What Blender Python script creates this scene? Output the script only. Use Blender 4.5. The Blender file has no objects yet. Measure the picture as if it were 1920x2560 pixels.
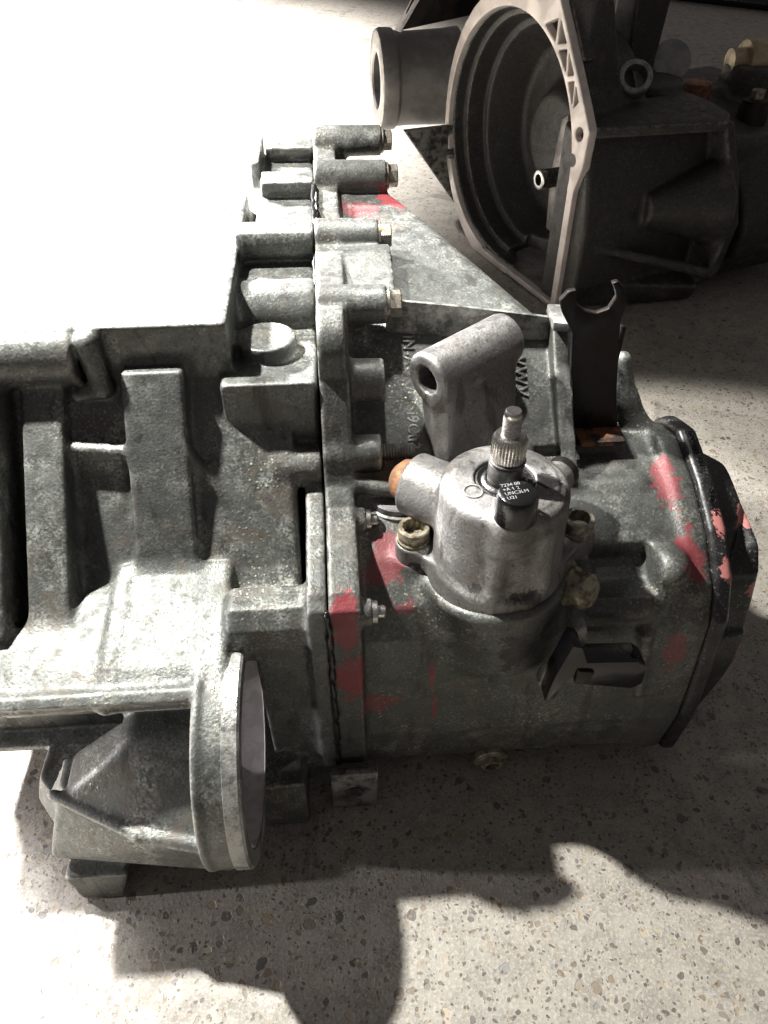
import bpy, bmesh, math, random
import numpy as np
from mathutils import Vector, Matrix
R = math.radians
random.seed(4)
sc = bpy.context.scene
COL = sc.collection

# ------------------------------------------------------------------ camera
cam_d = bpy.data.cameras.new('camera'); cam = bpy.data.objects.new('camera', cam_d); COL.objects.link(cam)
cam_d.sensor_fit = 'VERTICAL'; cam_d.sensor_height = 36.0; cam_d.lens = 27.0
cam_d.clip_start = 0.02; cam_d.clip_end = 60
cam.location = (0, 0, 0.6); cam.rotation_euler = (R(90 - 42), 0, 0)
sc.camera = cam

# ------------------------------------------------------------------ light
w = bpy.data.worlds.new('World'); sc.world = w; w.use_nodes = True
w.node_tree.nodes['Background'].inputs[0].default_value = (0.88, 0.80, 0.78, 1)
w.node_tree.nodes['Background'].inputs[1].default_value = 0.15

def spot(name, loc, target, power, ang, blend, soft, col):
    d = bpy.data.lights.new(name, 'SPOT'); d.energy = power; d.color = col; d.spot_size = R(ang); d.spot_blend = blend; d.shadow_soft_size = soft
    o = bpy.data.objects.new(name, d); COL.objects.link(o); o.location = loc
    o.rotation_euler = (Vector(target) - Vector(loc)).to_track_quat('-Z', 'Y').to_euler()
spot('work_or_fill_lamp', (-0.52, 0.61, 1.05), (0.02, 0.24, 0.1), 155, 70, .15, .018, (1.0, 0.975, 0.92))         # hooded lamp over the gearbox
spot('work_or_fill_lamp', (-0.60, 0.98, 0.76), (-0.42, 0.72, 0.2), 400, 78, .3, .03, (1.0, 0.965, 0.965))         # lamp out of view at the left
spot('work_or_fill_lamp', (-1.65, 2.5, 1.8), (-1.7, 2.55, 0.0), 3200, 106, .4, .06, (1.0, 0.97, 0.955))           # unseen lamp added to whiten the floor far behind

spot('work_or_fill_lamp', (-0.02, 0.64, 1.12), (0.08, 0.545, 0.3), 65, 21, .5, .02, (1.0, 0.975, 0.93))            # small fill lamp added overhead to lighten the sloping case plate
spot('work_or_fill_lamp', (-0.85, 0.50, 0.90), (-0.46, 0.05, 0.0), 420, 33, .8, .03, (1.0, 0.96, 0.95))              # narrow fill lamp added to whiten the near left floor
spot('work_or_fill_lamp', (-1.55, 0.14, 0.32), (-0.20, 0.31, 0.11), 72, 17, .5, .02, (1.0, 0.95, 0.96))              # low fill lamp added at the left to brighten the differential bore

sc.view_settings.view_transform = 'Standard'
sc.view_settings.look = 'None'
sc.view_settings.exposure = 0.0
sc.view_settings.gamma = 1.0
sc.view_settings.use_curve_mapping = False

# ------------------------------------------------------------------ materials
def newmat(name):
    m = bpy.data.materials.new(name); m.use_nodes = True
    nt = m.node_tree; b = nt.nodes['Principled BSDF']
    return m, nt, b
class NT:
    def __init__(s, nt): s.nt = nt; s.tc = s.n('ShaderNodeTexCoord')
    def n(s, t, **k):
        nd = s.nt.nodes.new(t)
        for a, v in k.items(): setattr(nd, a, v)
        return nd
    def l(s, a, b): s.nt.links.new(a, b)
    def val(s, sock, v):
        if hasattr(v, 'is_linked') or hasattr(v, 'links'): s.l(v, sock)
        else: sock.default_value = v
    def noise(s, scale, detail=4, rough=.55, vec=None, dist=0.0):
        nd = s.n('ShaderNodeTexNoise'); nd.inputs['Scale'].default_value = scale
        nd.inputs['Detail'].default_value = detail; nd.inputs['Roughness'].default_value = rough
        nd.inputs['Distortion'].default_value = dist
        s.l(vec or s.tc.outputs['Object'], nd.inputs['Vector']); return nd.outputs['Fac']
    def voro(s, scale, feature='F1', rnd=1.0, vec=None):
        nd = s.n('ShaderNodeTexVoronoi', feature=feature); nd.inputs['Scale'].default_value = scale
        nd.inputs['Randomness'].default_value = rnd
        s.l(vec or s.tc.outputs['Object'], nd.inputs['Vector']); return nd
    def mr(s, x, a, b, c=0.0, d=1.0):
        nd = s.n('ShaderNodeMapRange'); nd.interpolation_type = 'SMOOTHSTEP'
        s.val(nd.inputs[0], x)
        for i, v in enumerate((a, b, c, d)): nd.inputs[i + 1].default_value = v
        return nd.outputs[0]
    def math(s, op, a, b=None):
        nd = s.n('ShaderNodeMath', operation=op); s.val(nd.inputs[0], a)
        if b is not None: s.val(nd.inputs[1], b)
        return nd.outputs[0]
    def mix(s, f, a, b):
        nd = s.n('ShaderNodeMix', data_type='RGBA'); s.val(nd.inputs[0], f)
        s.val(nd.inputs[6], a); s.val(nd.inputs[7], b); return nd.outputs[2]
    def bump(s, h, strength, dist, bsdf, prev=None):
        nd = s.n('ShaderNodeBump'); nd.inputs['Strength'].default_value = strength
        nd.inputs['Distance'].default_value = dist; s.l(h, nd.inputs['Height'])
        if prev is not None: s.l(prev, nd.inputs['Normal'])
        s.l(nd.outputs[0], bsdf.inputs['Normal']); return nd.outputs[0]
def col(r, g, b): return (r, g, b, 1)

def cast_metal(name, base=(.30, .30, .29), dark=(.045, .041, .039), grime=.45, speck=.5, blotch=0.35, yellow=.3, metallic=.55,
               rough=.46, paint=(), paintcol=(.20, .03, .037), grain=1.0, oil=(), wearamt=.55):
    m, nt, b = newmat(name); N = NT(nt)
    n1 = N.noise(26, 7, .66, dist=.4); n2 = N.noise(90, 6, .68); n3 = N.noise(520, 3, .6); n4 = N.noise(8, 3, .5)
    # long stretched streaks running down, and a broad variation from place to place
    mp = N.n('ShaderNodeMapping'); N.l(N.tc.outputs['Object'], mp.inputs[0]); mp.inputs['Scale'].default_value = (1, 1, .16)
    run = N.noise(70, 5, .6, vec=mp.outputs[0], dist=.6)
    g = N.mr(N.math('ADD', N.math('MULTIPLY', n1, .55), N.math('ADD', N.math('MULTIPLY', n2, .25), N.math('MULTIPLY', n4, .2))), .66 - grime * .3, .36 - grime * .1)   # dirt
    c = N.mix(N.math('MULTIPLY', g, .85), col(*base), col(*dark))
    # pale oxide bloom: soft clouds broken up by fine grain
    ox = N.math('MULTIPLY', N.mr(N.math('ADD', N.math('MULTIPLY', n2, .45), N.math('MULTIPLY', n3, .55)), .44, .62), N.mr(n1, .42, .66))
    ox = N.math('MULTIPLY', ox, N.mr(n4, .36, .58, .25, 1.0))
    c = N.mix(N.math('MULTIPLY', ox, speck), c, col(.40, .41, .375))
    # fine salt-and-pepper of the sand-cast skin
    c = N.mix(N.math('MULTIPLY', N.mr(n3, .58, .70), .35), c, col(.34, .34, .32))
    c = N.mix(N.math('MULTIPLY', N.mr(n3, .42, .32), .5), c, col(.03, .028, .026))
    # brownish stains and oil runs
    st = N.mr(N.math('ADD', N.math('MULTIPLY', N.noise(38, 6, .7, dist=.8), .7), N.math('MULTIPLY', n4, .3)), .51, .63)
    c = N.mix(N.math('MULTIPLY', st, blotch), c, col(.10, .088, .074))
    c = N.mix(N.math('MULTIPLY', N.mr(run, .56, .66), .55 * min(1, blotch + .2)), c, col(.035, .031, .028))
    # yellow-green crumbs of old dirt
    v = N.voro(260); cr = N.math('MULTIPLY', N.mr(v.outputs['Distance'], .32, .12), N.mr(N.noise(16, 4, .6), .52, .66))
    c = N.mix(N.math('MULTIPLY', cr, yellow), c, col(.50, .47, .31))
    # dark pits
    v2 = N.voro(120); pit = N.math('MULTIPLY', N.mr(v2.outputs['Distance'], .2, .08), N.mr(N.noise(30, 3), .5, .6))
    c = N.mix(N.math('MULTIPLY', pit, .55), c, col(.04, .035, .03))
    geo = N.n('ShaderNodeNewGeometry'); wear = N.math('MULTIPLY', N.mr(geo.outputs['Pointiness'], .515, .56), N.mr(n2, .38, .6))
    c = N.mix(N.math('MULTIPLY', wear, wearamt), c, col(.47, .465, .44))
    met = N.math('MULTIPLY', N.math('SUBTRACT', 1.0, N.math('MAXIMUM', N.math('MULTIPLY', g, .7), N.math('MULTIPLY', st, .6))), metallic)
    rg = N.mr(n2, .3, .7, rough - .08, rough + .2)
    # splashes of paint / oil with a shape of their own
    def splash(lst, c, colr, thr, met, rg, r_to, nsc=55):
        for (p, rad, amt) in lst:
            vs = N.n('ShaderNodeVectorMath', operation='SUBTRACT'); N.l(N.tc.outputs['Object'], vs.inputs[0])
            vs.inputs[1].default_value = [q / 1000 for q in p]
            vd = N.n('ShaderNodeVectorMath', operation='DIVIDE'); N.l(vs.outputs[0], vd.inputs[0])
            vd.inputs[1].default_value = [q / 1000 for q in rad]
            vl = N.n('ShaderNodeVectorMath', operation='LENGTH'); N.l(vd.outputs[0], vl.inputs[0])
            e = N.math('SUBTRACT', 1.0, vl.outputs['Value'])
            e = N.math('ADD', e, N.math('MULTIPLY', N.math('SUBTRACT', N.math('ADD', N.math('MULTIPLY', N.noise(nsc, 8, .72, dist=.5), .65), N.math('MULTIPLY', N.noise(nsc * 5, 4, .7), .35)), .5), 3.2))
            k = N.math('MULTIPLY', N.mr(e, thr, thr + .10), amt)
            c = N.mix(k, c, col(*colr))
            met = N.math('MULTIPLY', met, N.math('SUBTRACT', 1.0, k))
        return c, met
    c, met = splash(paint, c, paintcol, .28, met, rg, .4)
    c, met = splash(oil, c, (.012, .011, .011), .25, met, rg, .3)
    N.l(c, b.inputs['Base Color']); N.l(met, b.inputs['Metallic']); N.l(rg, b.inputs['Roughness'])
    h = N.math('ADD', N.math('MULTIPLY', n3, .6), N.math('ADD', N.math('MULTIPLY', n2, .35), N.math('MULTIPLY', cr, .5)))
    N.bump(h, .4 * grain, .0014, b)
    return m

def plain(name, c, rough=.4, metallic=0.0, var=.25, scale=60, grain=.2, c2=None, spec=.5):
    m, nt, b = newmat(name); N = NT(nt)
    n = N.noise(scale, 6, .65, dist=.3); n2 = N.noise(scale * 6, 3)
    d = c2 or tuple(x * (1 - var) for x in c)
    cc = N.mix(N.mr(n, .42, .6), col(*c), col(*d))
    N.l(cc, b.inputs['Base Color']); b.inputs['Metallic'].default_value = metallic
    N.l(N.mr(n, .3, .7, rough * .8, min(1, rough * 1.35)), b.inputs['Roughness'])
    b.inputs['Specular IOR Level'].default_value = spec
    N.bump(N.math('ADD', n2, n), grain, .0008, b)
    return m

# ------------------------------------------------------------------ solid modelling by distance fields (millimetres)
class Grid:
    def __init__(s, lo, hi, h):
        s.lo = np.array(lo, float); s.h = h
        s.n = np.ceil((np.array(hi, float) - s.lo) / h).astype(int) + 1
        s.D = np.full(s.n, 50.0, np.float32)
    def _sub(s, bb, pad):
        i0 = np.clip(np.floor((np.array(bb[0]) - pad - s.lo) / s.h).astype(int), 0, s.n)
        i1 = np.clip(np.ceil((np.array(bb[1]) + pad - s.lo) / s.h).astype(int) + 1, 0, s.n)
        sl = tuple(slice(a, b) for a, b in zip(i0, i1))
        g = [(s.lo[k] + s.h * np.arange(i0[k], i1[k])).astype(np.float32).reshape([-1 if q == k else 1 for q in range(3)]) for k in range(3)]
        return sl, g
    def add(s, prim, k=5.0):
        sl, g = s._sub(prim[0], k + 3 * s.h)
        if s.D[sl].size == 0: return
        d = prim[1](*g); a = s.D[sl]
        if k > 0:
            hh = np.maximum(k - np.abs(a - d), 0) / k
            s.D[sl] = np.minimum(a, d) - hh * hh * k * .25
        else: s.D[sl] = np.minimum(a, d)
    def cut(s, prim, k=2.5):
        sl, g = s._sub(prim[0], k + 3 * s.h)
        if s.D[sl].size == 0: return
        d = -prim[1](*g); a = s.D[sl]
        if k > 0:
            hh = np.maximum(k - np.abs(a - d), 0) / k
            s.D[sl] = np.maximum(a, d) + hh * hh * k * .25
        else: s.D[sl] = np.maximum(a, d)
    def mesh(s):
        D = s.D.copy(); D[0] = D[-1] = 9; D[:, 0] = D[:, -1] = 9; D[:, :, 0] = D[:, :, -1] = 9
        S = D < 0; n = np.array(D.shape) - 1
        cnt = np.zeros(n, np.int8)
        for i in (0, 1):
            for j in (0, 1):
                for k in (0, 1): cnt += S[i:i + n[0], j:j + n[1], k:k + n[2]]
        I, J, K = np.nonzero((cnt > 0) & (cnt < 8))
        idx = np.full(n, -1, np.int64); idx[I, J, K] = np.arange(len(I))
        acc = np.zeros((len(I), 3)); num = np.zeros(len(I))
        cs = [(i, j, k) for i in (0, 1) for j in (0, 1) for k in (0, 1)]
        for a in cs:
            for ax in range(3):
                if a[ax]: continue
                b = list(a); b[ax] = 1
                d0 = D[I + a[0], J + a[1], K + a[2]]; d1 = D[I + b[0], J + b[1], K + b[2]]
                m = (d0 < 0) != (d1 < 0)
                t = np.where(m, d0 / np.where(m, d0 - d1, 1), 0)
                p = np.zeros((len(I), 3)); p += a; p[:, ax] += t
                acc += p * m[:, None]; num += m
        V = (acc / num[:, None] + np.stack([I, J, K], 1)) * s.h + s.lo
        F = []
        for ax in range(3):
            u, v = (ax + 1) % 3, (ax + 2) % 3
            s0 = [slice(None)] * 3; s1 = [slice(None)] * 3; s0[ax] = slice(0, -1); s1[ax] = slice(1, None)
            A = S[tuple(s0)]; Bq = S[tuple(s1)]
            e = np.stack(np.nonzero(A != Bq), 1)
            e = e[(e[:, u] > 0) & (e[:, v] > 0) & (e[:, u] < n[u]) & (e[:, v] < n[v])]
            ins = A[e[:, 0], e[:, 1], e[:, 2]]
            def cell(du, dv):
                c = e.copy(); c[:, u] -= du; c[:, v] -= dv; return idx[c[:, 0], c[:, 1], c[:, 2]]
            q = np.stack([cell(1, 1), cell(0, 1), cell(0, 0), cell(1, 0)], 1)
            q[~ins] = q[~ins][:, ::-1]
            F.append(q)
        F = np.concatenate(F); F = F[(F >= 0).all(1)]
        return V, F
def fast_mesh(name, V, F):
    me = bpy.data.meshes.new(name); me.vertices.add(len(V)); me.vertices.foreach_set('co', (V / 1000.).ravel())
    me.loops.add(F.size); me.loops.foreach_set('vertex_index', F.ravel().astype(np.int32))
    me.polygons.add(len(F)); me.polygons.foreach_set('loop_start', np.arange(0, F.size, F.shape[1], dtype=np.int32))
    me.update(calc_edges=True); me.validate()
    me.polygons.foreach_set('use_smooth', np.ones(len(me.polygons), bool)); me.update()
    return me

def _comb(d2, wv, r):
    d2 = d2 + r; wv = wv + r
    return (np.minimum(np.maximum(d2, wv), 0) + np.hypot(np.maximum(d2, 0), np.maximum(wv, 0)) - r).astype(np.float32)
def prism(poly, axis, d0, d1, r=3.0, taper=0.0):
    P = np.array(poly, np.float32); u, v = [(1, 2), (0, 2), (0, 1)][axis]
    lo = [0, 0, 0]; hi = [0, 0, 0]; lo[axis], hi[axis] = d0, d1
    lo[u], hi[u] = P[:, 0].min(), P[:, 0].max(); lo[v], hi[v] = P[:, 1].min(), P[:, 1].max()
    def f(*g):
        X, Y, T = g[u], g[v], g[axis]
        d = np.full(np.broadcast(X, Y).shape, 1e9, np.float32); s = np.ones_like(d)
        m = len(P)
        for i in range(m):
            a, b = P[i], P[i - 1]; e = b - a; wx = X - a[0]; wy = Y - a[1]
            t = np.clip((wx * e[0] + wy * e[1]) / max(1e-9, float(e @ e)), 0, 1)
            d = np.minimum(d, (wx - e[0] * t) ** 2 + (wy - e[1] * t) ** 2)
            c1 = Y >= a[1]; c2 = Y < b[1]; c3 = e[0] * wy > e[1] * wx
            fl = (c1 & c2 & c3) | (~c1 & ~c2 & ~c3)
            s = np.where(fl, -s, s)
        d = s * np.sqrt(d)
        if taper: d = d + taper * (T - d0)
        return _comb(d, np.abs(T - (d0 + d1) / 2) - abs(d1 - d0) / 2, r)
    return (lo, hi), f
def cyl(p0, p1, r0, r1=None, r=2.0):
    r1 = r0 if r1 is None else r1
    p0 = np.array(p0, float); p1 = np.array(p1, float); L = np.linalg.norm(p1 - p0); ax = (p1 - p0) / L; rm = max(r0, r1)
    ca = L / math.hypot(L, r1 - r0)
    def f(X, Y, Z):
        x, y, z = X - p0[0], Y - p0[1], Z - p0[2]
        t = x * ax[0] + y * ax[1] + z * ax[2]
        rad = np.sqrt(np.maximum(x * x + y * y + z * z - t * t, 0))
        return _comb((rad - (r0 + (r1 - r0) * np.clip(t / L, -.2, 1.2))) * ca, np.abs(t - L / 2) - L / 2, r)
    return (np.minimum(p0, p1) - rm, np.maximum(p0, p1) + rm), f
def capsule(p0, p1, r0, r1=None):
    r1 = r0 if r1 is None else r1
    p0 = np.array(p0, float); p1 = np.array(p1, float); e = p1 - p0; rm = max(r0, r1)
    def f(X, Y, Z):
        x, y, z = X - p0[0], Y - p0[1], Z - p0[2]
        t = np.clip((x * e[0] + y * e[1] + z * e[2]) / float(e @ e), 0, 1)
        return (np.sqrt((x - e[0] * t) ** 2 + (y - e[1] * t) ** 2 + (z - e[2] * t) ** 2) - (r0 + (r1 - r0) * t)).astype(np.float32)
    return (np.minimum(p0, p1) - rm, np.maximum(p0, p1) + rm), f
def ell(c, rad):
    c = np.array(c, float); rad = np.array(rad, float)
    def f(X, Y, Z):
        k = np.sqrt(((X - c[0]) / rad[0]) ** 2 + ((Y - c[1]) / rad[1]) ** 2 + ((Z - c[2]) / rad[2]) ** 2)
        return ((k - 1) * rad.min()).astype(np.float32)
    return (c - rad, c + rad), f
def hull(pts, r=3.0):
    P = np.array(pts, float); m = len(P); pl = []
    for i in range(m):
        for j in range(i + 1, m):
            for k in range(j + 1, m):
                nn = np.cross(P[j] - P[i], P[k] - P[i]); ln = np.linalg.norm(nn)
                if ln < 1e-6: continue
                nn /= ln; d = P @ nn - P[i] @ nn
                if d.max() < 1e-4: pass
                elif d.min() > -1e-4: nn = -nn
                else: continue
                q = np.append(nn, P[i] @ nn)
                if not any(np.abs(q - o).max() < 1e-3 for o in pl): pl.append(q)
    def f(X, Y, Z):
        o = None
        for q in pl:
            d = (X * q[0] + Y * q[1] + Z * q[2] - q[3]).astype(np.float32)
            if o is None: o = d + 0 * (X + Y + Z)
            else:
                hh = np.maximum(r - np.abs(o - d), 0) / max(r, 1e-6)
                o = np.maximum(o, d) + hh * hh * r * .25
        return o.astype(np.float32)
    return (P.min(0), P.max(0)), f
def box(a0, a1, b0, b1, c0, c1, r=3.0):
    return prism([(b0, c0), (b1, c0), (b1, c1), (b0, c1)], 0, a0, a1, r)

# ------------------------------------------------------------------ scene-graph helpers
def link(name, me, mat, parent=None, label=None):
    o = bpy.data.objects.new(name, me); COL.objects.link(o)
    if mat: me.materials.append(mat)
    if parent: o.parent = parent
    if label: o['label'] = label
    return o
def thing(name, label, cat, loc=(0, 0, 0), rz=0, group=None):
    o = bpy.data.objects.new(name, None); COL.objects.link(o); o.empty_display_size = .05
    o.location = loc; o.rotation_euler = (0, 0, rz); o['label'] = label; o['category'] = cat
    if group: o['group'] = group
    return o
def tag(o, label, cat, group=None):
    o['label'] = label; o['category'] = cat
    if group: o['group'] = group
    return o
def frame(axis):
    z = Vector(axis).normalized(); t = Vector((0, 0, 1)) if abs(z.z) < .9 else Vector((1, 0, 0))
    x = t.cross(z).normalized(); y = z.cross(x); return Matrix((x, y, z)).transposed()
def lathe(prof, p, axis, n=40, cap=True, star=None, smooth=35):
    """prof: (radius, height) list along axis from p. star(angle, i) may scale the radius. millimetres"""
    M = frame(axis); p = Vector(p); bm = bmesh.new(); rings = []
    for i, (r, z) in enumerate(prof):
        ring = []
        for k in range(n):
            t = 2 * math.pi * k / n; rr = r * (star(t, i) if star else 1)
            ring.append(bm.verts.new((p + M @ Vector((rr * math.cos(t), rr * math.sin(t), z))) / 1000))
        rings.append(ring)
    for a, b in zip(rings, rings[1:]):
        for k in range(n): bm.faces.new((a[k], a[(k + 1) % n], b[(k + 1) % n], b[k]))
    if cap:
        bm.faces.new(rings[0][::-1]); bm.faces.new(rings[-1])
    bmesh.ops.recalc_face_normals(bm, faces=bm.faces)
    me = bpy.data.meshes.new('lathe'); bm.to_mesh(me); bm.free()
    for q in me.polygons: q.use_smooth = True
    me.set_sharp_from_angle(angle=R(smooth)); return me
def hexm(p, axis, rad, h, bev=.8, turn=0.0, n=6):
    M = frame(axis) @ Matrix.Rotation(turn, 3, 'Z'); p = Vector(p); bm = bmesh.new()
    rings = []
    for (r, z) in ((rad, 0), (rad, h - bev), (rad - bev, h)):
        rings.append([bm.verts.new((p + M @ Vector((r * math.cos(2 * math.pi * k / n), r * math.sin(2 * math.pi * k / n), z))) / 1000) for k in range(n)])
    for a, b in zip(rings, rings[1:]):
        for k in range(n): bm.faces.new((a[k], a[(k + 1) % n], b[(k + 1) % n], b[k]))
    bm.faces.new(rings[0][::-1]); bm.faces.new(rings[-1])
    me = bpy.data.meshes.new('hex'); bm.to_mesh(me); bm.free(); return me
def slab(poly, axis, d0, d1, bev=.8, seg=2, holes=()):
    """extruded outline with bevelled edges; poly in the two remaining axes. millimetres"""
    u, v = [(1, 2), (0, 2), (0, 1)][axis]
    bm = bmesh.new()
    def pt(q, d):
        c = [0, 0, 0]; c[axis] = d; c[u] = q[0]; c[v] = q[1]; return Vector(c) / 1000
    a = [bm.verts.new(pt(q, d0)) for q in poly]; b = [bm.verts.new(pt(q, d1)) for q in poly]
    n = len(poly)
    bm.faces.new(a); bm.faces.new(b[::-1])
    for i in range(n): bm.faces.new((a[i], b[i], b[(i + 1) % n], a[(i + 1) % n]))
    bmesh.ops.recalc_face_normals(bm, faces=bm.faces)
    if bev > 0:
        bmesh.ops.bevel(bm, geom=list(bm.edges), offset=bev / 1000, segments=seg, affect='EDGES', profile=.5, clamp_overlap=True)
    me = bpy.data.meshes.new('slab'); bm.to_mesh(me); bm.free()
    for q in me.polygons: q.use_smooth = True
    me.set_sharp_from_angle(angle=R(40)); return me
def tube(pts, rad, n=10):
    bm = bmesh.new(); rings = []; pts = [Vector(p) for p in pts]
    for i, p in enumerate(pts):
        d = (pts[min(i + 1, len(pts) - 1)] - pts[max(i - 1, 0)]); M = frame(d)
        r = rad[i] if isinstance(rad, (list, tuple)) else rad
        rings.append([bm.verts.new((p + M @ Vector((r * math.cos(2 * math.pi * k / n), r * math.sin(2 * math.pi * k / n), 0))) / 1000) for k in range(n)])
    for a, b in zip(rings, rings[1:]):
        for k in range(n): bm.faces.new((a[k], a[(k + 1) % n], b[(k + 1) % n], b[k]))
    bm.faces.new(rings[0][::-1]); bm.faces.new(rings[-1]); bmesh.ops.recalc_face_normals(bm, faces=bm.faces)
    me = bpy.data.meshes.new('tube'); bm.to_mesh(me); bm.free()
    for q in me.polygons: q.use_smooth = True
    return me
def lettering(txt, size, origin, xdir, up, depth, space=1.0, shear=0.0, bev=0.12, sx=1.0):
    """raised letters as a mesh: origin, reading direction, up direction. millimetres"""
    cu = bpy.data.curves.new('txt', 'FONT'); cu.body = txt; cu.size = size; cu.extrude = depth; cu.space_character = space
    cu.shear = shear; cu.resolution_u = 3; cu.bevel_depth = bev; cu.bevel_resolution = 0
    o = bpy.data.objects.new('txt', cu); COL.objects.link(o)
    dg = bpy.context.evaluated_depsgraph_get(); me = bpy.data.meshes.new_from_object(o.evaluated_get(dg))
    bpy.data.objects.remove(o); bpy.data.curves.remove(cu)
    x = Vector(xdir).normalized(); z = x.cross(Vector(up)).normalized(); y = z.cross(x)
    M = Matrix((x, y, z)).transposed()
    for vv in me.vertices: vv.co.x *= sx; vv.co = (Vector(origin) + M @ vv.co) / 1000
    return me


# ------------------------------------------------------------------ setting: concrete floor, far wall
def floor_mat():
    m, nt, b = newmat('concrete_aggregate'); N = NT(nt)
    wob = N.noise(60, 3); mp = N.n('ShaderNodeVectorMath', operation='MULTIPLY_ADD')
    N.l(N.tc.outputs['Object'], mp.inputs[0]); mp.inputs[1].default_value = (1, 1, 1)
    cv = N.n('ShaderNodeCombineXYZ'); sh = N.math('MULTIPLY', N.math('SUBTRACT', wob, .5), .012)
    N.l(sh, cv.inputs[0]); N.l(N.math('MULTIPLY', N.math('SUBTRACT', N.noise(47, 3), .5), .012), cv.inputs[1]); N.l(cv.outputs[0], mp.inputs[2])
    vec = mp.outputs[0]
    big = N.noise(3.0, 4, .6); mid = N.noise(40, 6, .7); fine = N.noise(420, 3, .7)
    c = N.mix(N.mr(mid, .35, .65), col(.335, .314, .275), col(.238, .222, .193))
    c = N.mix(N.math('MULTIPLY', N.mr(fine, .48, .62), .55), c, col(.45, .43, .38))
    c = N.mix(N.math('MULTIPLY', N.mr(big, .55, .68), .4), c, col(.20, .178, .152))
    hsum = N.math('MULTIPLY', fine, .35)
    for scale, lo, hi, dens, seed in ((95, .30, .42, .52, 0), (190, .27, .46, .36, 5), (380, .26, .50, .28, 9)):
        ofs = N.n('ShaderNodeVectorMath', operation='ADD'); N.l(vec, ofs.inputs[0]); ofs.inputs[1].default_value = (seed * .37, seed * .11, 0)
        v = N.voro(scale, vec=ofs.outputs[0])
        rnd = N.n('ShaderNodeSeparateColor'); N.l(v.outputs['Color'], rnd.inputs[0])
        thr = N.mr(rnd.outputs[0], dens, 1.0, 0.0, 1.0)
        dd = N.math('SUBTRACT', N.math('MULTIPLY', thr, hi), v.outputs['Distance'])
        k = N.mr(dd, 0.0, .035)
        ramp = N.n('ShaderNodeValToRGB'); N.l(rnd.outputs[1], ramp.inputs[0])
        e = ramp.color_ramp.elements; e[0].color = col(.07, .06, .055); e[1].color = col(.42, .37, .29)
        for p, cc in ((.28, (.13, .115, .10)), (.45, (.20, .15, .10)), (.62, (.22, .22, .215)), (.8, (.30, .24, .16))):
            q = e.new(p); q.color = col(*cc)
        c = N.mix(N.math('MULTIPLY', k, .86), c, ramp.outputs[0])
        hsum = N.math('SUBTRACT', hsum, N.math('MULTIPLY', k, .5))
    stn = N.math('MULTIPLY', N.mr(N.noise(7, 6, .7, dist=1.0), .56, .66), .55)
    c = N.mix(stn, c, col(.085, .07, .058))
    N.l(c, b.inputs['Base Color'])
    N.l(N.mr(mid, .3, .7, .42, .62), b.inputs['Roughness'])
    N.bump(N.math('ADD', hsum, N.math('MULTIPLY', mid, .8)), .5, .0016, b)
    return m
def plane(name, pts, mat):
    me = bpy.data.meshes.new(name); me.from_pydata(pts, [], [tuple(range(len(pts)))]); return link(name, me, mat)
fl = plane('floor', [(-14, -3, 0), (14, -3, 0), (14, 14, 0), (-14, 14, 0)], floor_mat()); fl['kind'] = 'structure'

# ------------------------------------------------------------------ shared materials
ALU_BELL = cast_metal('cast_alloy_bell', base=(.112, .119, .112), grime=.72, speck=.95, blotch=.9, yellow=.45)
RED = [((-30, -84, 222), (14, 22, 36), .95), ((-26, -88, 172), (18, 16, 40), .95), ((-2, -30, 224), (20, 34, 20), .7), ((6, -66, 208), (16, 14, 12), .6),
       ((-10, -80, 124), (22, 16, 14), .6), ((204, 6, 247), (14, 40, 14), .8), ((207, -40, 220), (18, 28, 22), .85), ((150, 24, 236), (40, 14, 10), .9),
       ((203, -74, 160), (12, 16, 30), .6), ((-4, 250, 352), (24, 26, 24), .6), ((30, 272, 358), (22, 24, 16), .95), ((115, 5, 238), (18, 18, 12), .8),
       ((29, -77, 150), (3.5, 8, 22), .8), ((32, -78, 114), (3, 7, 16), .8)]
ALU_CASE = cast_metal('cast_alloy_case', base=(.085, .089, .083), grime=.74, speck=.6, blotch=.7, yellow=.5, paint=RED,
                      oil=[((82, -88, 190), (18, 20, 26), .9), ((105, -84, 206), (12, 14, 22), .9)])
ALU_BOSS = cast_metal('cast_alloy_clean', base=(.17, .175, .17), grime=.5, speck=.35, blotch=.25, yellow=.2, rough=.38)
ALU_TOWER = cast_metal('cast_alloy_tower', base=(.19, .186, .18), grime=.75, speck=.45, blotch=.85, yellow=.1, metallic=.6, rough=.46, grain=1.0,
                       oil=[((97, -46, 300), (11, 10, 5), 1), ((52, -80, 244), (12, 6, 8), .7), ((85, -84, 236), (14, 8, 12), .8), ((18, -46, 226), (10, 8, 8), 1)])
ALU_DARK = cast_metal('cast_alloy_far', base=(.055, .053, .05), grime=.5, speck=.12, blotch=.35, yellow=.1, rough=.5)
FLANGE_FAR = plain('machined_flange_far', (.70, .635, .59), .5, .2, .18, 26, .2)
MACHINED = plain('machined_alloy', (.74, .70, .70), .4, .25, .2, 90, .15)
STEEL = plain('bright_steel', (.62, .60, .57), .28, 1.0, .35, 120, .2)
STEEL_DK = plain('dark_steel', (.16, .155, .15), .4, .8, .5, 90, .3)
ZINC = plain('yellow_zinc', (.36, .33, .25), .45, .5, .4, 130, .5, c2=(.13, .105, .07))
ZINC_W = plain('dirty_zinc_bolt', (.30, .29, .26), .4, .75, .4, 150, .4, c2=(.16, .13, .09))
RUST = plain('rusty_steel', (.30, .14, .06), .6, .3, .4, 110, .6, c2=(.15, .085, .06))
BLACK = plain('black_paint', (.0045, .0045, .005), .42, 0, .3, 45, .3, c2=(.016, .0105, .008), spec=.3)
BLACKP = plain('black_plastic', (.0055, .0057, .0062), .2, 0, .3, 70, .25)
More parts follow.
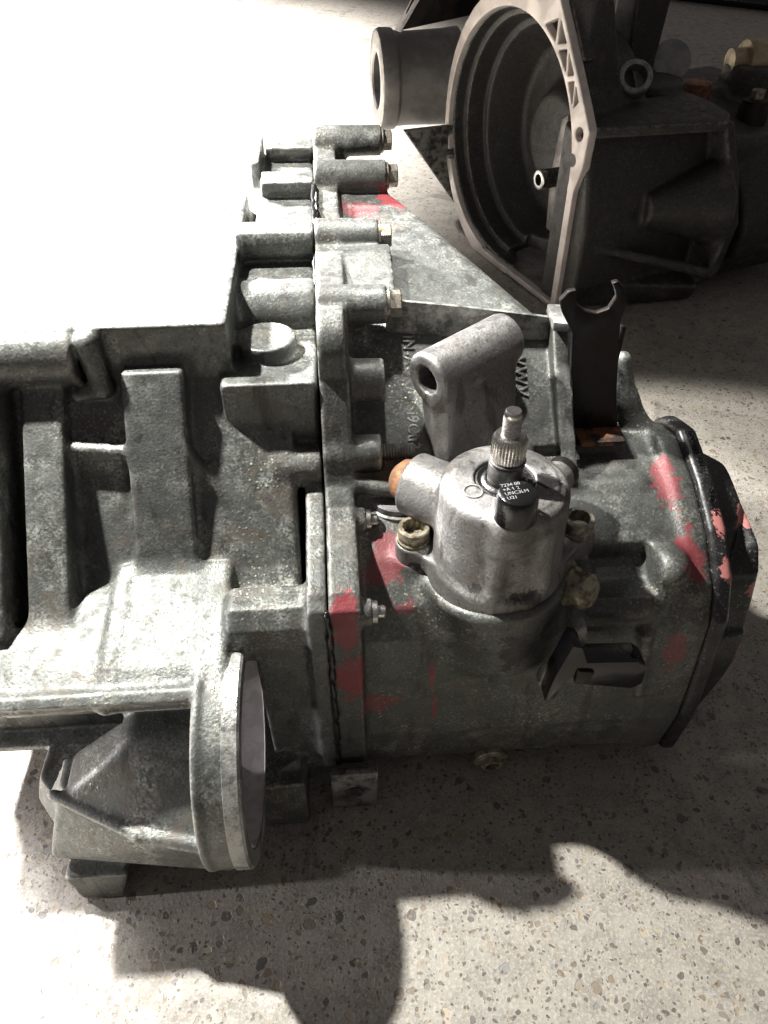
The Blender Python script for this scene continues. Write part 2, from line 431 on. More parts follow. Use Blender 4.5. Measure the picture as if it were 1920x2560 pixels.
SEAL = plain('black_sealant', (.006, .006, .006), .3, 0, .2, 90, .3)
PINK = [((232, -24, 240), (8, 18, 18), .95), ((233, -50, 216), (7, 10, 22), .9), ((264, -8, 224), (10, 24, 7), .9), ((266, -44, 186), (8, 8, 10), .8), ((258, 62, 224), (16, 16, 8), .7),
        ((268, -52, 128), (6, 8, 14), .7)]
COVER = cast_metal('chipped_black_cover', base=(.0075, .0075, .008), dark=(.004, .004, .004), grime=.5, speck=.02, blotch=.05, yellow=.02, metallic=0, rough=.36, paint=PINK, paintcol=(.42, .16, .15), grain=.3, wearamt=.03)


# ------------------------------------------------------------------ front gearbox
A = thing('gearbox', 'dismantled grey alloy gearbox with red paint traces and upright selector tower, in front', 'gearbox', (0, .40, 0), R(4))

BODY = [(-48, 20), (-70, 34), (-78, 83), (-76, 134), (-70, 183), (-60, 206), (-32, 226), (8, 243), (60, 252), (97, 238), (112, 150), (90, 35), (40, 20)]
FLANGE = [(-50, 18), (-76, 40), (-86, 90), (-89, 150), (-90, 212), (-87, 236), (-76, 243), (-6, 250), (8, 260), (46, 340), (62, 356), (420, 372), (440, 350), (440, 120), (300, 30), (60, 18)]
ROWS = [(386, 372, 24), (292, 370, 22), (182, 362, 8), (90, 352, 8)]        # bolt bosses: depth, height, outer end

# -- gear case
g = Grid((-42, -100, 8), (236, 450, 400), 1.7)
g.add(prism(FLANGE, 0, -40.5, -20, 2.0), 0)
g.add(prism(BODY, 0, -30, 222, 9.0), 7)
g.add(hull([(-40, 10, 245), (138, 10, 245), (-40, 97, 334), (136, 99, 319), (112, 114, 330), (60, 208, 350), (22, 288, 360), (-40, 300, 362),
            (-40, 10, 120), (138, 10, 120), (-40, 300, 120), (22, 288, 120), (130, 110, 120)], 3.0), 6)
for b, c, e in ROWS: g.add(cyl((-40.5, b, c), (e, b, c), 14.2, 13.2, 1.5), 5)
# webs joining the upper bosses
g.add(box(-40.5, -10, 182, 390, 325, 357, 4), 7)
g.add(box(-40.5, 2, 205, 275, 325, 352, 3), 4)
g.add(box(-40.5, -6, 88, 180, 318, 345, 3), 5)
g.add(prism([(108, 350), (168, 362), (168, 357), (108, 345)], 0, -40, 16, 1.0), 2)
# round lip under the fourth boss
g.add(cyl((-40.5, 62, 338), (-22, 62, 338), 24, 24, 2), 4)
# lower bosses on the flange
g.add(cyl((-40.5, 58, 311), (4, 58, 311), 16, 15, 1.5), 4)
g.add(cyl((-40.5, 27, 272), (0, 27, 272), 13.5, 12.5, 2), 4)
g.add(capsule((-16, 12, 256), (28, 4, 250), 6, 5), 5)
# flange bosses beside the tower side screws
g.add(cyl((-25, -79, 226), (-13, -79, 226), 9, 9, 1.5), 3)
g.add(cyl((-25, -8, 240), (-13, -8, 240), 9, 9, 1.5), 3)
# end flange
END = [(97, 236), (83, 247), (51, 257), (7, 246), (-29, 229), (-54, 208), (-68, 182), (-73, 134), (-77, 84), (-71, 30), (-40, 16), (70, 18), (108, 60), (114, 150)]
g.add(prism(END, 0, 208, 224, 3.0), 9)
# raised post behind the tower and the bracket flange
g.add(prism([(104, 336), (94, 336), (70, 310), (12, 256), (8, 225), (106, 225)], 0, 127, 139, 2), 3)
g.cut(cyl((110, 30, 262), (160, 30, 262), 5.0, 5.0, .5), 1)
g.add(hull([(146, 46, 256), (184, 46, 254), (146, 78, 258), (184, 78, 256), (146, 40, 220), (184, 40, 220), (146, 90, 220), (184, 90, 220)], 3), 4)
g.add(capsule((186, 92, 300), (192, 84, 268), 6, 9), 8); g.add(capsule((192, 84, 268), (204, 74, 246), 9, 12), 8)
# ledge between tower and end flange
g.add(capsule((120, 18, 236), (186, 16, 238), 10, 10), 4)
# front pocket, its ledge and knuckle
g.add(capsule((136, -61, 198), (172, -63, 198), 9, 9), 7)
g.add(ell((193, -46, 219), (14, 17, 14)), 7)
g.add(capsule((192, -52, 210), (176, -72, 180), 5, 4), 6); g.add(capsule((178, -73, 178), (184, -78, 118), 4, 3), 6)
g.add(hull([(190, -70, 60), (210, -72, 30), (190, -80, 120), (212, -78, 118), (186, -60, 30), (212, -60, 140)], 3), 6)
# tower foot growing out of the body
g.add(cyl((72, -46, 226), (79, -52, 152), 49, 34, 6), 14)
g.add(cyl((18, -29, 226), (18, -29, 196), 13, 12, 2), 8)
g.add(cyl((130, -28, 226), (130, -28, 200), 13, 12, 2), 8)
g.cut(prism([(-29, 252), (-29, 212), (-40, 203), (-60, 205), (-64, 252)], 0, 139, 183, 5), 3)
# sump lip and hanging tab
g.add(capsule((40, -52, 24), (96, -56, 24), 9, 10), 6)
case = link('gear_case', fast_mesh('gear_case', *g.mesh()), ALU_CASE, A)

# -- bell housing with the differential side
g = Grid((-342, -200, -1), (-38, 450, 372), 1.7)
g.add(prism([(-60, 60), (-46, 198), (-24, 215), (47, 309), (54, 318), (420, 318), (420, 60)], 0, -330, -60, 5), 0)
g.add(prism([(55, 262), (55, 360), (282, 360), (300, 280), (420, 262)], 0, -330, -98, 2.5), 5)
g.add(prism(FLANGE[:8] + [(8, 252), (40, 262), (60, 290), (120, 300), (430, 330), (430, 120), (300, 30), (60, 18)], 0, -54, -41.5, 2.0), 8)
g.add(prism([(118, 330), (300, 345), (420, 352), (432, 330), (432, 100), (118, 100)], 0, -98, -42, 4), 8)
for b, c, e in ROWS[:2]: g.add(cyl((-86, b, c), (-41.5, b, c), 14.4, 14.8, 1.5), 6)
g.add(cyl((-100, 182, 362), (-41.5, 182, 362), 14.2, 14.6, 1.5), 6)
g.add(box(-90, -42, 182, 392, 325, 356, 4), 7)
g.add(box(-96, -42, 122, 186, 290, 346, 4), 6)
g.add(cyl((-98, 128, 330), (-42, 128, 330), 20, 20, 3), 9)
g.add(prism([(330, 300), (330, 386), (372, 392), (410, 386), (420, 300)], 0, -98, -90, 2), 4)
# block carrying the disc
g.add(prism([(36, 272), (36, 325), (112, 325), (112, 240), (60, 240)], 0, -106, -42, 4), 3)
g.add(cyl((-76, 28, 263), (-42, 28, 263), 15, 15, 2), 4)
g.add(cyl((-76, 80, 300), (-76, 80, 336), 20.5, 20.5, 1.5), 3)
g.add(box(-100, -76, 72, 90, 318, 336, 1.5), 2)
# sloping ribs
g.add(prism([(-26, 221), (43, 333), (52, 332), (60, 240), (0, 196)], 0, -170, -129, 3), 6)
g.add(prism([(-66, 209), (44, 324), (52, 322), (60, 240), (-40, 180)], 0, -236, -209, 3), 6)
g.add(prism([(-78, 216), (44, 344), (60, 344), (66, 240), (-40, 170)], 0, -330, -245, 3), 4)
g.add(hull([(-212, 20, 292), (-168, 16, 288), (-212, 27, 295), (-168, 23, 291), (-212, 14, 230), (-168, 14, 230), (-212, 32, 230), (-168, 32, 230)], 2.5), 4)
g.add(hull([(-131, 16, 290), (-131, 23, 293), (-84, -8, 214), (-84, 4, 216), (-131, 10, 215), (-131, 34, 222)], 2.5), 5)
# tube end with its bore on the rim
g.add(cyl((-330, 58, 340), (-196, 58, 340), 20, 20, 2), 6)
g.cut(cyl((-212, 58, 340), (-190, 58, 340), 10, 10, 1), 1)
g.add(capsule((-186, 50, 352), (-184, 46, 322), 8, 7), 6)
g.add(capsule((-184, 46, 320), (-200, 44, 316), 6, 4), 6)
# differential housing
g.add(prism([(-24, 221), (-66, 214), (-98, 207), (-116, 200), (-121, 193), (-114, 188), (-88, 184), (-24, 170)], 0, -184, -106, 4), 8)
g.add(hull([(-176, -25, 220.6), (-176, -98, 207), (-250, -72, 212.8), (-262, -76, 212), (-262, -98, 207), (-262, -116, 200), (-176, -116, 200), (-262, -120, 192), (-176, -120, 192),
            (-262, -88, 184), (-176, -88, 184), (-176, -25, 170), (-262, -76, 176)], 4), 6)
g.add(cyl((-262, -66, 164), (-110, -66, 164), 28, 29, 3), 4)
g.add(cyl((-124, -107, 127), (-100, -107, 127), 77, 77.5, 3), 5)
g.add(cyl((-126, -107, 127), (-121, -107, 127), 78.5, 78.5, 1.5), 3)
g.add(prism([(-116, 196), (-121, 201), (-114, 205), (-108, 202), (-106, 196)], 0, -262, -122, 1.5), 3)
# flared skirt with its slanting ridge, undercut below
g.add(hull([(-177, -118, 157), (-120, -119, 157), (-204, -127, 134), (-228, -129, 114), (-170, -160, 113), (-120, -172, 113), (-228, -60, 110), (-120, -60, 110), (-177, -60, 157), (-120, -60, 157)], 4), 5)
g.add(capsule((-232, -128, 114), (-170, -160, 113), 3.5, 4), 5); g.add(capsule((-170, -160, 113), (-122, -171, 112), 4, 5), 5)
g.add(hull([(-250, -141, 48), (-118, -159, 46), (-230, -122, 112), (-118, -164, 112), (-246, -128, 26), (-118, -146, 22), (-250, -40, 30), (-118, -40, 26), (-238, -40, 110), (-118, -40, 110)], 4), 5)
g.add(hull([(-272, -92, 44), (-250, -120, 40), (-262, -86, 78), (-236, -100, 100), (-262, -40, 40), (-226, -40, 30), (-262, -40, 76), (-226, -40, 96)], 3), 4)
g.add(box(-276, -250, -96, -50, 76, 112, 3), 4)
g.add(hull([(-236, -152, 2), (-206, -152, 0), (-242, -150, 34), (-196, -150, 34), (-230, -118, 0), (-206, -118, 0), (-242, -110, 34), (-196, -110, 34)], 2), 3)
g.add(box(-104, -67, -104, -50, 1, 62, 3), 4)
# neck between differential and seam
g.add(prism([(-48, 20), (-74, 34), (-80, 83), (-84, 134), (-86, 180), (-84, 218), (-74, 229), (-54, 228), (0, 150), (30, 20)], 0, -108, -42, 7), 6)
# bores
g.cut(box(-350, -116, -98, -44, 66, 150, 4), 2)
g.cut(cyl((-121, -107, 127), (-90, -107, 127), 67, 67, 1), 1)
bell = link('bell_housing', fast_mesh('bell_housing', *g.mesh()), ALU_BELL, A)

# machined ring of the differential
link('differential_flange', lathe([(66, -6), (66, 8), (67, 9.5), (77, 9.5), (78.5, 8), (78.5, -1), (66, -6)], (-106, -107, 127), (1, 0, 0), 96, cap=False), ALU_BOSS, A)
link('bore_liner', lathe([(65.6, -15), (65.8, -13), (65.8, 8.5), (65, 9)], (-106, -107, 127), (1, 0, 0), 96, cap=False), MACHINED, A,
     'bright machined inside of the open differential bore')
# sealant squeezed out along the seam
rr = random.Random(3)
pts = []
outl = [(-78, 46), (-87, 90), (-90, 150), (-91, 212), (-87, 238)]
def along(pl, n):
    seg = [math.dist(pl[i], pl[i + 1]) for i in range(len(pl) - 1)]; T = sum(seg); out = []
    for k in range(n):
        d = T * k / (n - 1); i = 0
        while i < len(seg) - 1 and d > seg[i]: d -= seg[i]; i += 1
        t = min(1, d / seg[i]); out.append((pl[i][0] + (pl[i + 1][0] - pl[i][0]) * t, pl[i][1] + (pl[i + 1][1] - pl[i][1]) * t))
    return out
for pl, n in ((outl, 40), ([(196, 366), (280, 369)], 12), ([(120, 352), (160, 358)], 8)):
    p = along(pl, n)
    link('sealant', tube([(-41 + rr.uniform(-.8, .8), q[0] - .4, q[1]) for q in p], [rr.uniform(1.0, 2.6) for _ in p], 8), SEAL, A)

# -- bolts of the case flange
def hexbolt(parent, p, axis, rad, h, mat=ZINC_W, wr=None, turn=0.0):
    a = Vector(axis).normalized(); p = Vector(p)
    o = link('bolt', hexm(p + a * 2.2, axis, rad, h, turn=turn), mat, parent)
    link('washer', lathe([(wr or rad * 1.22, 0), (wr or rad * 1.22, 1.7), ((wr or rad * 1.22) - .5, 2.2)], p, axis, 32), mat, o)
    return o
for i, (b, c, e) in enumerate(ROWS): hexbolt(A, (e, b, c), (1, 0, 0), 9.3, 8, turn=.3 * i)
th = lathe([(5.2 + (.0 if k % 2 else .7), 1.0 * k) for k in range(25)] + [(4.4, 25.5)], (-2, 27, 272), (1, 0, 0), 28)
link('threaded_stud', th, STEEL_DK, A)
for (b, c) in ((-79, 226), (-8, 240)):
    o = link('screw', lathe([(7.5, 0), (7.5, 3), (6.8, 3.6), (4.2, 3.7), (4.2, 7.6), (3.2, 8.6)], (-13, b, c), (1, 0, 0), 24), STEEL, A)

# -- hanging tab at the sump, drain plug
tabm = slab([(-48, 2), (-12, 1), (-11, 52), (-48, 52)], 1, -93, -86, 1.5)
link('mounting_tab', tabm, ALU_CASE, A)
link('tab_hole_plug', lathe([(7, 0), (7, 1.2), (3.5, 1.4)], (-30, -93, 26), (0, -1, 0), 24), STEEL_DK, A)
ax = (.05, -.85, -.1)
dp = link('drain_plug', lathe([(14, -8), (14, 2), (13, 3), (9.5, 3.5), (9, 8), (8, 8.6), (5.6, 8.6), (5.4, 2)], (83, -70, 25), ax, 36, star=lambda t, i: 1 + (.08 * abs(math.cos(3 * t)) if i >= 6 else 0)), ZINC, A, 'brassy drain plug with hexagon socket')

# -- selector tower
T = Grid((0, -100, 205), (160, 40, 306), 1.05)
T.add(cyl((72, -42, 222), (72, -42, 299), 43, 40, 6), 0)
T.add(cyl((72, -42, 290), (72, -42, 300), 33, 33, 1), 1)
for (a, b) in ((18, -29), (130, -28)): T.add(cyl((a, b, 224), (a, b, 240), 12.5, 12.5, 1.5), 0)
T.add(hull([(18, -41, 226), (18, -17, 226), (18, -41, 239), (18, -17, 239), (60, -84, 226), (60, 0, 226), (60, -84, 238), (60, 0, 238)], 2), 5)
T.add(hull([(130, -40, 226), (130, -16, 226), (130, -40, 239), (130, -16, 239), (86, -84, 226), (86, 0, 226), (86, -84, 238), (86, 0, 238)], 2), 5)
T.add(cyl((72, -44, 220), (72, -44, 238), 46, 44, 3), 5)
T.add(cyl((62, -32, 264), (20, 4, 262), 23, 22, 2), 4)
T.add(cyl((96, -28, 268), (122, 0, 268), 13, 11, 2), 3)
T.add(capsule((64, -81, 290), (62, -84, 244), 3, 4), 9)
T.add(capsule((92, -76, 284), (94, -79, 244), 3, 4), 9)
T.add(cyl((70.6, -76, 276), (70.6, -76, 300), 12, 12, 2), 6)
T.cut(cyl((71.5, -40.7, 296.5), (71.5, -40.7, 310), 19, 19, .5), .8)
tw = link('selector_tower', fast_mesh('selector_tower', *T.mesh()), ALU_TOWER, A, 'worn bright alloy selector tower with rounded top')
link('shaft_seal', lathe([(18.6, 0), (18.6, 2.4), (17, 3), (14.5, 2.2), (13, 3.6), (11.6, 3.8), (11.2, 1)], (71.5, -40.7, 296), (0, 0, 1), 48), SEAL, tw)
link('cast_ring_mark', lathe([(6.2, 0), (6.2, .6), (5.4, .7), (5.2, 0)], (50, -52, 300), (0, 0, 1), 32, cap=False), ALU_TOWER, tw)
S = link('selector_shaft', lathe([(11, 0), (11, 17), (10.2, 18), (11.3, 18.5), (11.3, 19.5), (10, 20)], (71.5, -40.7, 296), (0, 0, 1), 40), STEEL_DK, A)
link('spline', lathe([(10, 19.5), (10.2, 21), (10.2, 34), (8.8, 37), (5, 37.2)], (71.5, -40.7, 296), (0, 0, 1), 108, star=lambda t, i: 1 + (.05 if (int(t / (2 * math.pi) * 108 + .5) % 3) == 0 and i in (1, 2) else 0)), STEEL, S)
link('threaded_tip', lathe([(5.4, 36)] + [(5.6 - .55 * (k % 2), 38 + .8 * k) for k in range(16)] + [(5.2, 51), (4.8, 53.5), (4.4, 54)], (71.5, -40.7, 296), (0, 0, 1), 32), STEEL, S)
bc = link('breather_cap', lathe([(12.4, 0), (12.6, 1), (12.0, 15), (11, 18), (9.4, 19), (0.01, 19)], (70.6, -76, 300), (0, 0, 1), 56, cap=False), BLACKP, A, 'glossy black plastic breather cap')
WHITE = plain('cap_print', (.22, .22, .215), .5, 0, .2, 60, .1)
for i, tx in enumerate(('7234 00', '+A 1 2', 'UNC3LM', 'U21')):
    link('moulded_lettering', lettering(tx, 3.6, (61.6 + i * .6, -71.6 - i * 3.6, 319.05), (1, .18, 0), (-.18, 1, 0), .06, bev=0), WHITE, bc)
# socket-head bolts of the tower foot
def cupbolt(p, mat):
    star = lambda t, i: 1 + (.10 * (abs(math.cos(6 * t)) - .5) if i >= 5 else 0)
    o = link('bolt', lathe([(11.6, 0), (11.6, 2.2), (10.6, 3), (10.6, 11.2), (9.8, 12), (7.6, 12), (7.3, 4), (.01, 4)], p, (0, 0, 1), 72, cap=False, star=star), mat, A, 'twelve-point socket bolt of the tower foot')
cupbolt((18, -29, 240), ZINC); cupbolt((130, -28, 240), ZINC_W)
# detent plug on the side boss, black disc plug beside it
dt = link('detent_plug', lathe([(15, -4), (15.5, 6), (14, 12), (9, 16.5), (4, 18), (.01, 18.2)], (22, 2.3, 262), (-42, 36, -2), 40, cap=False), RUST, A, 'rusty domed detent plug')
dk = link('disc_plug', lathe([(20.5, -14), (20.5, 4), (19.5, 5), (.01, 5)], (11, 15, 240), (0, 0, 1), 48, cap=False), plain('disc_steel', (.30, .285, .29), .45, .6, .4, 80, .3), A)
link('rim', lathe([(23, -22), (23, -1), (21.5, 0), (21, -4)], (11, 15, 240), (0, 0, 1), 48, cap=False), ALU_CASE, dk)
link('boss_end', lathe([(11.5, 0), (11.5, 6), (8, 9), (.01, 9.2)], (120, -2, 268), (26, 28, 0), 32, cap=False), BLACK, A)
link('bolt', hexm((112, 12, 238), (0, 0, 1), 9, 11), STEEL, A)

# -- switch, sender plug and retaining plate on the front
gp = link('sender_plug', lathe([(14, -14), (14, 2), (11.5, 3), (11.5, 10), (12.6, 10.5), (12.6, 14), (11, 15), (9.6, 17), (4, 17.6), (.01, 17.6)], (121, -58, 218), (.62, -.62, .2), 40, cap=False), ZINC, A, 'brassy screw plug under the tower')
link('collar', lathe([(17.5, -4), (17.5, 0), (16, 1.6), (12, 1.8)], (118, -55, 217), (.62, -.62, .2), 40, cap=False), ALU_BOSS, gp)
link('retaining_plate', slab([(104, 150), (112, 152), (119, 176), (128, 202), (124, 216), (116, 212), (106, 184), (100, 156)], 1, -93, -83, 2), ALU_BOSS, A)
sk = link('sensor_connector', slab([(112, 176), (160, 165), (166, 170), (165, 188), (158, 194), (124, 196), (118, 212), (112, 214), (105, 182), (102, 156), (108, 158), (113, 176)], 1, -106, -90, 2), BLACKP, A, 'black plastic sensor connector')
link('latch', slab([(118, 178), (128, 176), (130, 188), (119, 190)], 1, -108, -105, .6), BLACK, sk)
link('lug', lathe([(2.6, 0), (2.6, 3), (1.6, 3.4)], (158, -100, 192), (0, 0, 1), 16), BLACK, sk)

# -- mount lug behind the tower
L = Grid((10, 0, 210), (130, 130, 356), 1.4)
L.add(cyl((30, 32, 326), (92, 78, 330), 18.5, 18, 3), 0)
L.add(hull([(34, 26, 310), (62, 30, 322), (92, 70, 322), (52, 62, 318), (40, 8, 236), (84, 10, 236), (92, 62, 250), (46, 54, 250)], 5), 8)
L.add(hull([(24, 48, 328), (44, 20, 322), (78, 89, 330), (98, 61, 326), (46, 8, 250), (98, 30, 250), (80, 80, 260), (34, 44, 260)], 5), 6)
L.cut(cyl((18, 23, 325), (58, 53, 327), 9.5, 9.5, .5), 1.2)
link('mount_lug', fast_mesh('mount_lug', *L.mesh()), cast_metal('cast_alloy_lug', base=(.19, .185, .18), grime=.6, speck=.3, blotch=.7, yellow=.15, metallic=.7, rough=.38), A, 'angled alloy mount lug with a through hole')

# -- long thin rib to the bracket post and clamp ear
link('stiffening_rib', slab([(8, 353), (60, 346), (134, 334), (134, 316), (60, 322), (8, 328)], 1, 94, 97, .5), ALU_CASE, A)
ear = link('clamp_ear', slab([(124, 78), (140, 74), (143, 80), (137, 83), (137, 89), (143, 92), (142, 104), (126, 106)], 2, 333, 340, 1.2), ALU_BOSS, A)

# -- black forked bracket
bk = [(145.5, 262), (181, 257), (172.8, 292), (163.6, 350), (165.3, 361.4), (161.5, 373), (156.3, 378.6), (152.1, 377.3), (155, 373), (157.3, 367.4), (153.6, 359), (146, 356.3), (138, 358), (132, 363), (129.8, 368.3), (129.5, 373.4), (124.3, 372.7), (119.6, 366), (122.8, 357), (132, 342), (135.9, 310.5), (141.3, 290)]
fk = link('forked_bracket', slab(bk, 1, 58, 63, 1.0), BLACK, A, 'black forked sheet-metal bracket')
link('foot', slab([(147, 40), (180, 40), (182, 60), (146, 60)], 2, 258, 262.5, 1), plain('rusty_black', (.22, .09, .045), .6, .2, .4, 90, .5, c2=(.03, .025, .022)), fk)
link('side_lip', slab([(59, 262), (59, 345), (84, 338), (86, 268)], 0, 166.5, 169, .6), BLACK, fk)

# -- end cover
Eg = Grid((216, -100, 0), (300, 140, 280), 1.5)
RIM = [(97, 240), (84, 252), (68, 258), (51, 263), (7, 251), (-29, 234), (-55, 213), (-70, 184), (-76, 134), (-80, 84), (-74, 28), (-44, 10), (72, 12), (112, 58), (119, 150)]
Eg.add(prism(RIM, 0, 223.5, 238, 5.5), 0)
Eg.add(hull([(234, 84, 236), (234, 44, 248), (234, 0, 238), (234, -44, 212), (234, -62, 184), (234, -68, 130), (234, -68, 70), (234, -58, 24), (234, 60, 24), (234, 104, 150),
             (262, 80, 214), (266, 58, 227), (266, 40, 235), (266, 4, 228)], 4), 3)
Eg.add(hull([(234, 60, 220), (234, -40, 200), (234, -60, 150), (234, -60, 70), (234, -48, 24), (234, 50, 24), (234, 90, 150),
             (268, 70, 206), (268, 4, 226), (268, -12, 221), (268, -26, 219), (270, -46, 188), (270, -51, 160), (270, -56, 124), (268, -50, 72), (266, -42, 26), (266, 40, 30), (268, 80, 150)], 4), 3)
Eg.cut(hull([(246, -40, 196), (290, -40, 196), (246, -80, 196), (290, -80, 196), (246, -50, 150), (290, -50, 150), (246, -90, 150), (290, -90, 150)], 3), 4)
ec = link('end_cover', fast_mesh('end_cover', *Eg.mesh()), COVER, A, 'black end cover with chipped paint')
rd = Vector((0, -44, -12)).normalized()
link('moulded_lettering', lettering('020 481 161', 6.0, (229, 48, 263.4), tuple(rd), (1, 0, 0), .25, 1.05), BLACKP, ec)
link('moulded_lettering', lettering('>ACM<', 6.0, (229, 0, 249.2), (0, -36, -17), (1, 0, 0), .25, 1.05), BLACKP, ec)

# -- cast lettering on the sloping case face
def on_face(a, b, lift=1.2):
    k = (89 - (a + 46) * .085) / 87; return (a, b - .6, 245 + (b - 10) * k + lift)
def line_on_face(txt, size, a, b, sx):
    k = (89 - (a + 46) * .085) / 87
    link('cast_lettering', lettering(txt, size, on_face(a, b), (0, -1, -k), (1, 0, -.05), .5, 1.1, bev=.3, sx=sx), ALU_CASE, A)
line_on_face('VIN-AC  ALSi9Cu3', 12, 20, 98, .86)
line_on_face('301  103', 12, 38, 76, .86)
line_on_face('VWV', 13, 100, 84, 1.0)

# ------------------------------------------------------------------ second gearbox behind, its open bell towards the left
B = thing('gearbox', 'second dark gearbox standing behind, its open bell housing facing left', 'gearbox', (.2826, 1.157, 0), R(24))
CB, CC = 205, 205
g = Grid((-12, -110, 0), (500, 440, 440), 2.8)
g.add(cyl((4, CB, CC), (150, CB, CC), 200, 168, 6), 0)
g.cut(cyl((-10, CB, CC), (26, CB, CC), 188, 186, 2), 2)
g.cut(cyl((10, CB, CC), (60, CB, CC), 180, 174, 2), 2)
g.cut(cyl((50, CB, CC), (126, CB, CC), 168, 140, 8), 3)
g.cut(prism([(14, 14), (16, 200), (40, 250), (120, 200), (200, 60), (200, 16)], 0, -10, 70, 4), 3)
g.add(cyl((90, 205, 200), (128, 205, 200), 70, 90, 8), 10)
g.add(prism([(60, 345), (40, 355), (86, 418), (112, 418)], 0, 8, 30, 3), 4)
# wall strip rising behind the flange
g.add(hull([(6, 40, 300), (6, 100, 425), (30, 60, 424), (60, 60, 424), (100, 56, 285), (70, 56, 285), (30, 100, 424), (100, 100, 285)], 4), 4)
# block with lipped front, like the front gearbox
g.add(hull([(4, -13, 284), (201, -61, 284), (229, -33, 287), (240, 22, 288), (238, 73, 290), (112, 66, 291), (20, 60, 291),
            (4, -13, 268), (201, -61, 268), (229, -33, 268), (240, 22, 268), (238, 73, 268), (20, 60, 268)], 5), 3)
g.add(prism([(60, 282), (-31, 270), (-71, 200), (-95, 141), (-84, 60), (-40, 8), (60, 5)], 0, 226, 245, 5), 3)
g.add(prism([(60, 275), (0, 268), (-20, 200), (-30, 140), (-28, 50), (0, 6), (60, 5)], 0, 4, 232, 8), 4)
g.add(cyl((110, -25, 160), (232, -40, 158), 22, 62, 5), 8)
g.add(capsule((40, -24, 110), (226, -80, 60), 7, 9), 8)
g.add(hull([(20, 0, 4), (20, -8, 50), (226, -70, 30), (226, -60, 4), (226, 40, 4), (20, 60, 4), (20, 60, 60), (226, 40, 90)], 5), 6)
# gear case going off to the right
g.add(hull([(240, -30, 250), (240, 120, 270), (480, -20, 220), (480, 160, 250), (240, -50, 20), (240, 160, 4), (480, -40, 20), (480, 160, 4)], 20), 10)
g.add(cyl((290, 20, 110), (490, 0, 140), 95, 120, 10), 12)
g.add(cyl((440, 140, 100), (440, 140, 300), 70, 52, 6), 10)
g.add(hull([(250, 110, 60), (250, 300, 60), (490, 110, 60), (490, 300, 60), (270, 130, 262), (270, 280, 262), (470, 130, 268), (470, 280, 268)], 14), 8)
g.add(hull([(180, 150, 300), (230, 150, 300), (180, 210, 300), (230, 210, 300), (170, 150, 430), (240, 150, 430), (170, 200, 430), (240, 200, 430)], 5), 5)
g.add(cyl((205, 120, 200), (205, 120, 300), 60, 50, 5), 8)
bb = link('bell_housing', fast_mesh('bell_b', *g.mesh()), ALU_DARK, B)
# machined flange with its lattice web
g = Grid((-8, -30, 0), (12, 430, 450), 1.8)
outer = [(0, 3), (0, 193), (-13, 232), (-15, 280), (3, 305), (93, 419), (118, 432)]
outer += [(CB + 204 * math.cos(R(t)), CB + 218 * math.sin(R(t))) for t in range(108, -85, -8)] + [(150, 3)]
g.add(prism(outer, 0, -5, 9, 1.2), 0)
g.cut(cyl((-12, CB, CC), (14, CB, CC), 190, 190, .5), 1)
g.cut(prism([(14, 12), (15, 190), (30, 250), (120, 200), (260, 60), (240, 14)], 0, -12, 14, 4), 1)
ci = lambda t: (CB + 196 * math.cos(R(t)), CC + 196 * math.sin(R(t)))
o_ = [(90, 404), (62, 370), (35, 336), (17, 308)]; i_ = [ci(112), ci(126), ci(140), ci(153)]
for tr in ((o_[0], i_[0], i_[1]), (o_[0], o_[1], i_[1]), (o_[1], i_[1], i_[2]), (o_[1], o_[2], i_[2]), (o_[2], i_[2], i_[3]), (o_[2], o_[3], i_[3])):
    cx = sum(p[0] for p in tr) / 3; cy = sum(p[1] for p in tr) / 3
    g.cut(prism([(cx + (p[0] - cx) * .72, cy + (p[1] - cy) * .72) for p in tr], 0, -12, 14, 1.5), 1)
for p, r in (((7, 271), 9), ((14, 234), 8.5), ((386, 140), 8), ((398, 300), 8)): g.cut(cyl((-12, *p), (14, *p), r, r, .5), 1)
link('bell_flange', fast_mesh('flange_b', *g.mesh()), FLANGE_FAR, B, 'pale machined bell flange with lattice web')
link('release_lever', slab([(150, 60), (178, 60), (186, 150), (176, 240), (160, 250), (150, 200), (146, 120)], 0, 84, 92, 3), plain('pale_alloy', (.34, .32, .30), .5, .5, .3, 50, .3), B)
gt = link('guide_tube', lathe([(15, 0), (15, 78), (14, 80), (9, 80), (9, 40)], (118, 150, 159), (-1, 0, 0), 36, cap=False), STEEL_DK, B)
link('collar', lathe([(15.6, 70), (15.6, 81), (14, 82), (9.2, 82), (9.0, 70)], (118, 150, 159), (-1, 0, 0), 36, cap=False), STEEL, gt)
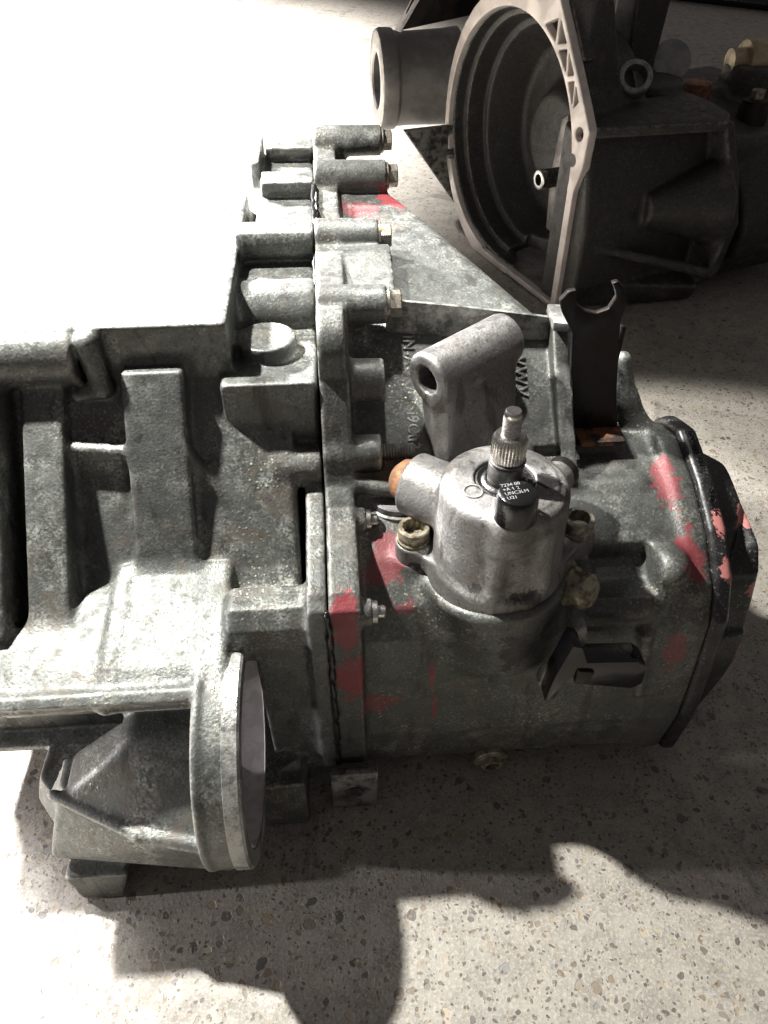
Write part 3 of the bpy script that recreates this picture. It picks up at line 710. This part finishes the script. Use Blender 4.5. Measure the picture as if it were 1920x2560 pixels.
# starter sleeve beyond the bell
sl = link('starter_sleeve', lathe([(82, 150), (79, 124), (77, 60), (78, 34), (83, 28), (84, 8), (81, 1), (77, 0), (48, 0), (45, 3), (44, 70), (.01, 70)], (-92, 524, 241), (.97, -.24, 0), 72, cap=False), plain('sleeve_alloy', (.26, .25, .24), .42, .6, .35, 14, .4), B)
link('sleeve_web', slab([(-95, 188), (20, 186), (34, 40), (20, 40)], 1, 392, 402, 2), ALU_DARK, B)
tp = link('shield_plate', slab([(-98, 338), (46, 352), (60, 372), (-20, 440), (-36, 440)], 1, 414, 420, 1), BLACK, B)
link('edge_strip', slab([(-101, 338), (-96, 337), (-18, 440), (-26, 440)], 1, 408, 426, 1), MACHINED, tp)
# fittings on top
link('ring_boss', lathe([(25, -20), (25, 0), (23, 2), (17, 2), (16, 0), (16, -16), (.01, -16)], (120, 60, 322), (-.35, -.62, .55), 48, cap=False), ALU_BOSS, B)
link('round_plate', lathe([(31, 0), (31, 3), (30, 4), (.01, 4)], (262, 150, 314), (-.35, -.75, .5), 48, cap=False), plain('grey_plate', (.27, .27, .27), .6, .3, .2, 30, .3), B)
dd = link('detent_body', lathe([(18, -14), (19, 0), (19, 8), (30, 10), (31, 14), (31, 80)], (404, 150, 302), (1, -.3, 0), 48), plain('tan_zinc', (.46, .38, .25), .5, .4, .3, 40, .3), B, 'tan cylindrical detent body on top')
link('disc_plug', lathe([(24, -22), (24, 0), (22, 1.5), (.01, 1.5)], (329, 150, 276), (0, 0, 1), 40, cap=False), RUST, B)
pp = link('selector_post', lathe([(24, 0), (23, 60), (20, 66), (20, 72), (17, 74)], (352, 40, 200), (0, 0, 1), 40), BLACK, B)
link('bolt', hexm((352, 40, 274), (0, 0, 1), 11, 13), ZINC_W, pp)

# ------------------------------------------------------------------ hose on the floor far behind
hz = tag(link('hose', tube([(900, 4500, 28), (1330, 4060, 28), (1640, 3800, 28), (2200, 3500, 28)], 26, 14), BLACKP), 'black hose lying across the floor in the far right corner', 'hose')
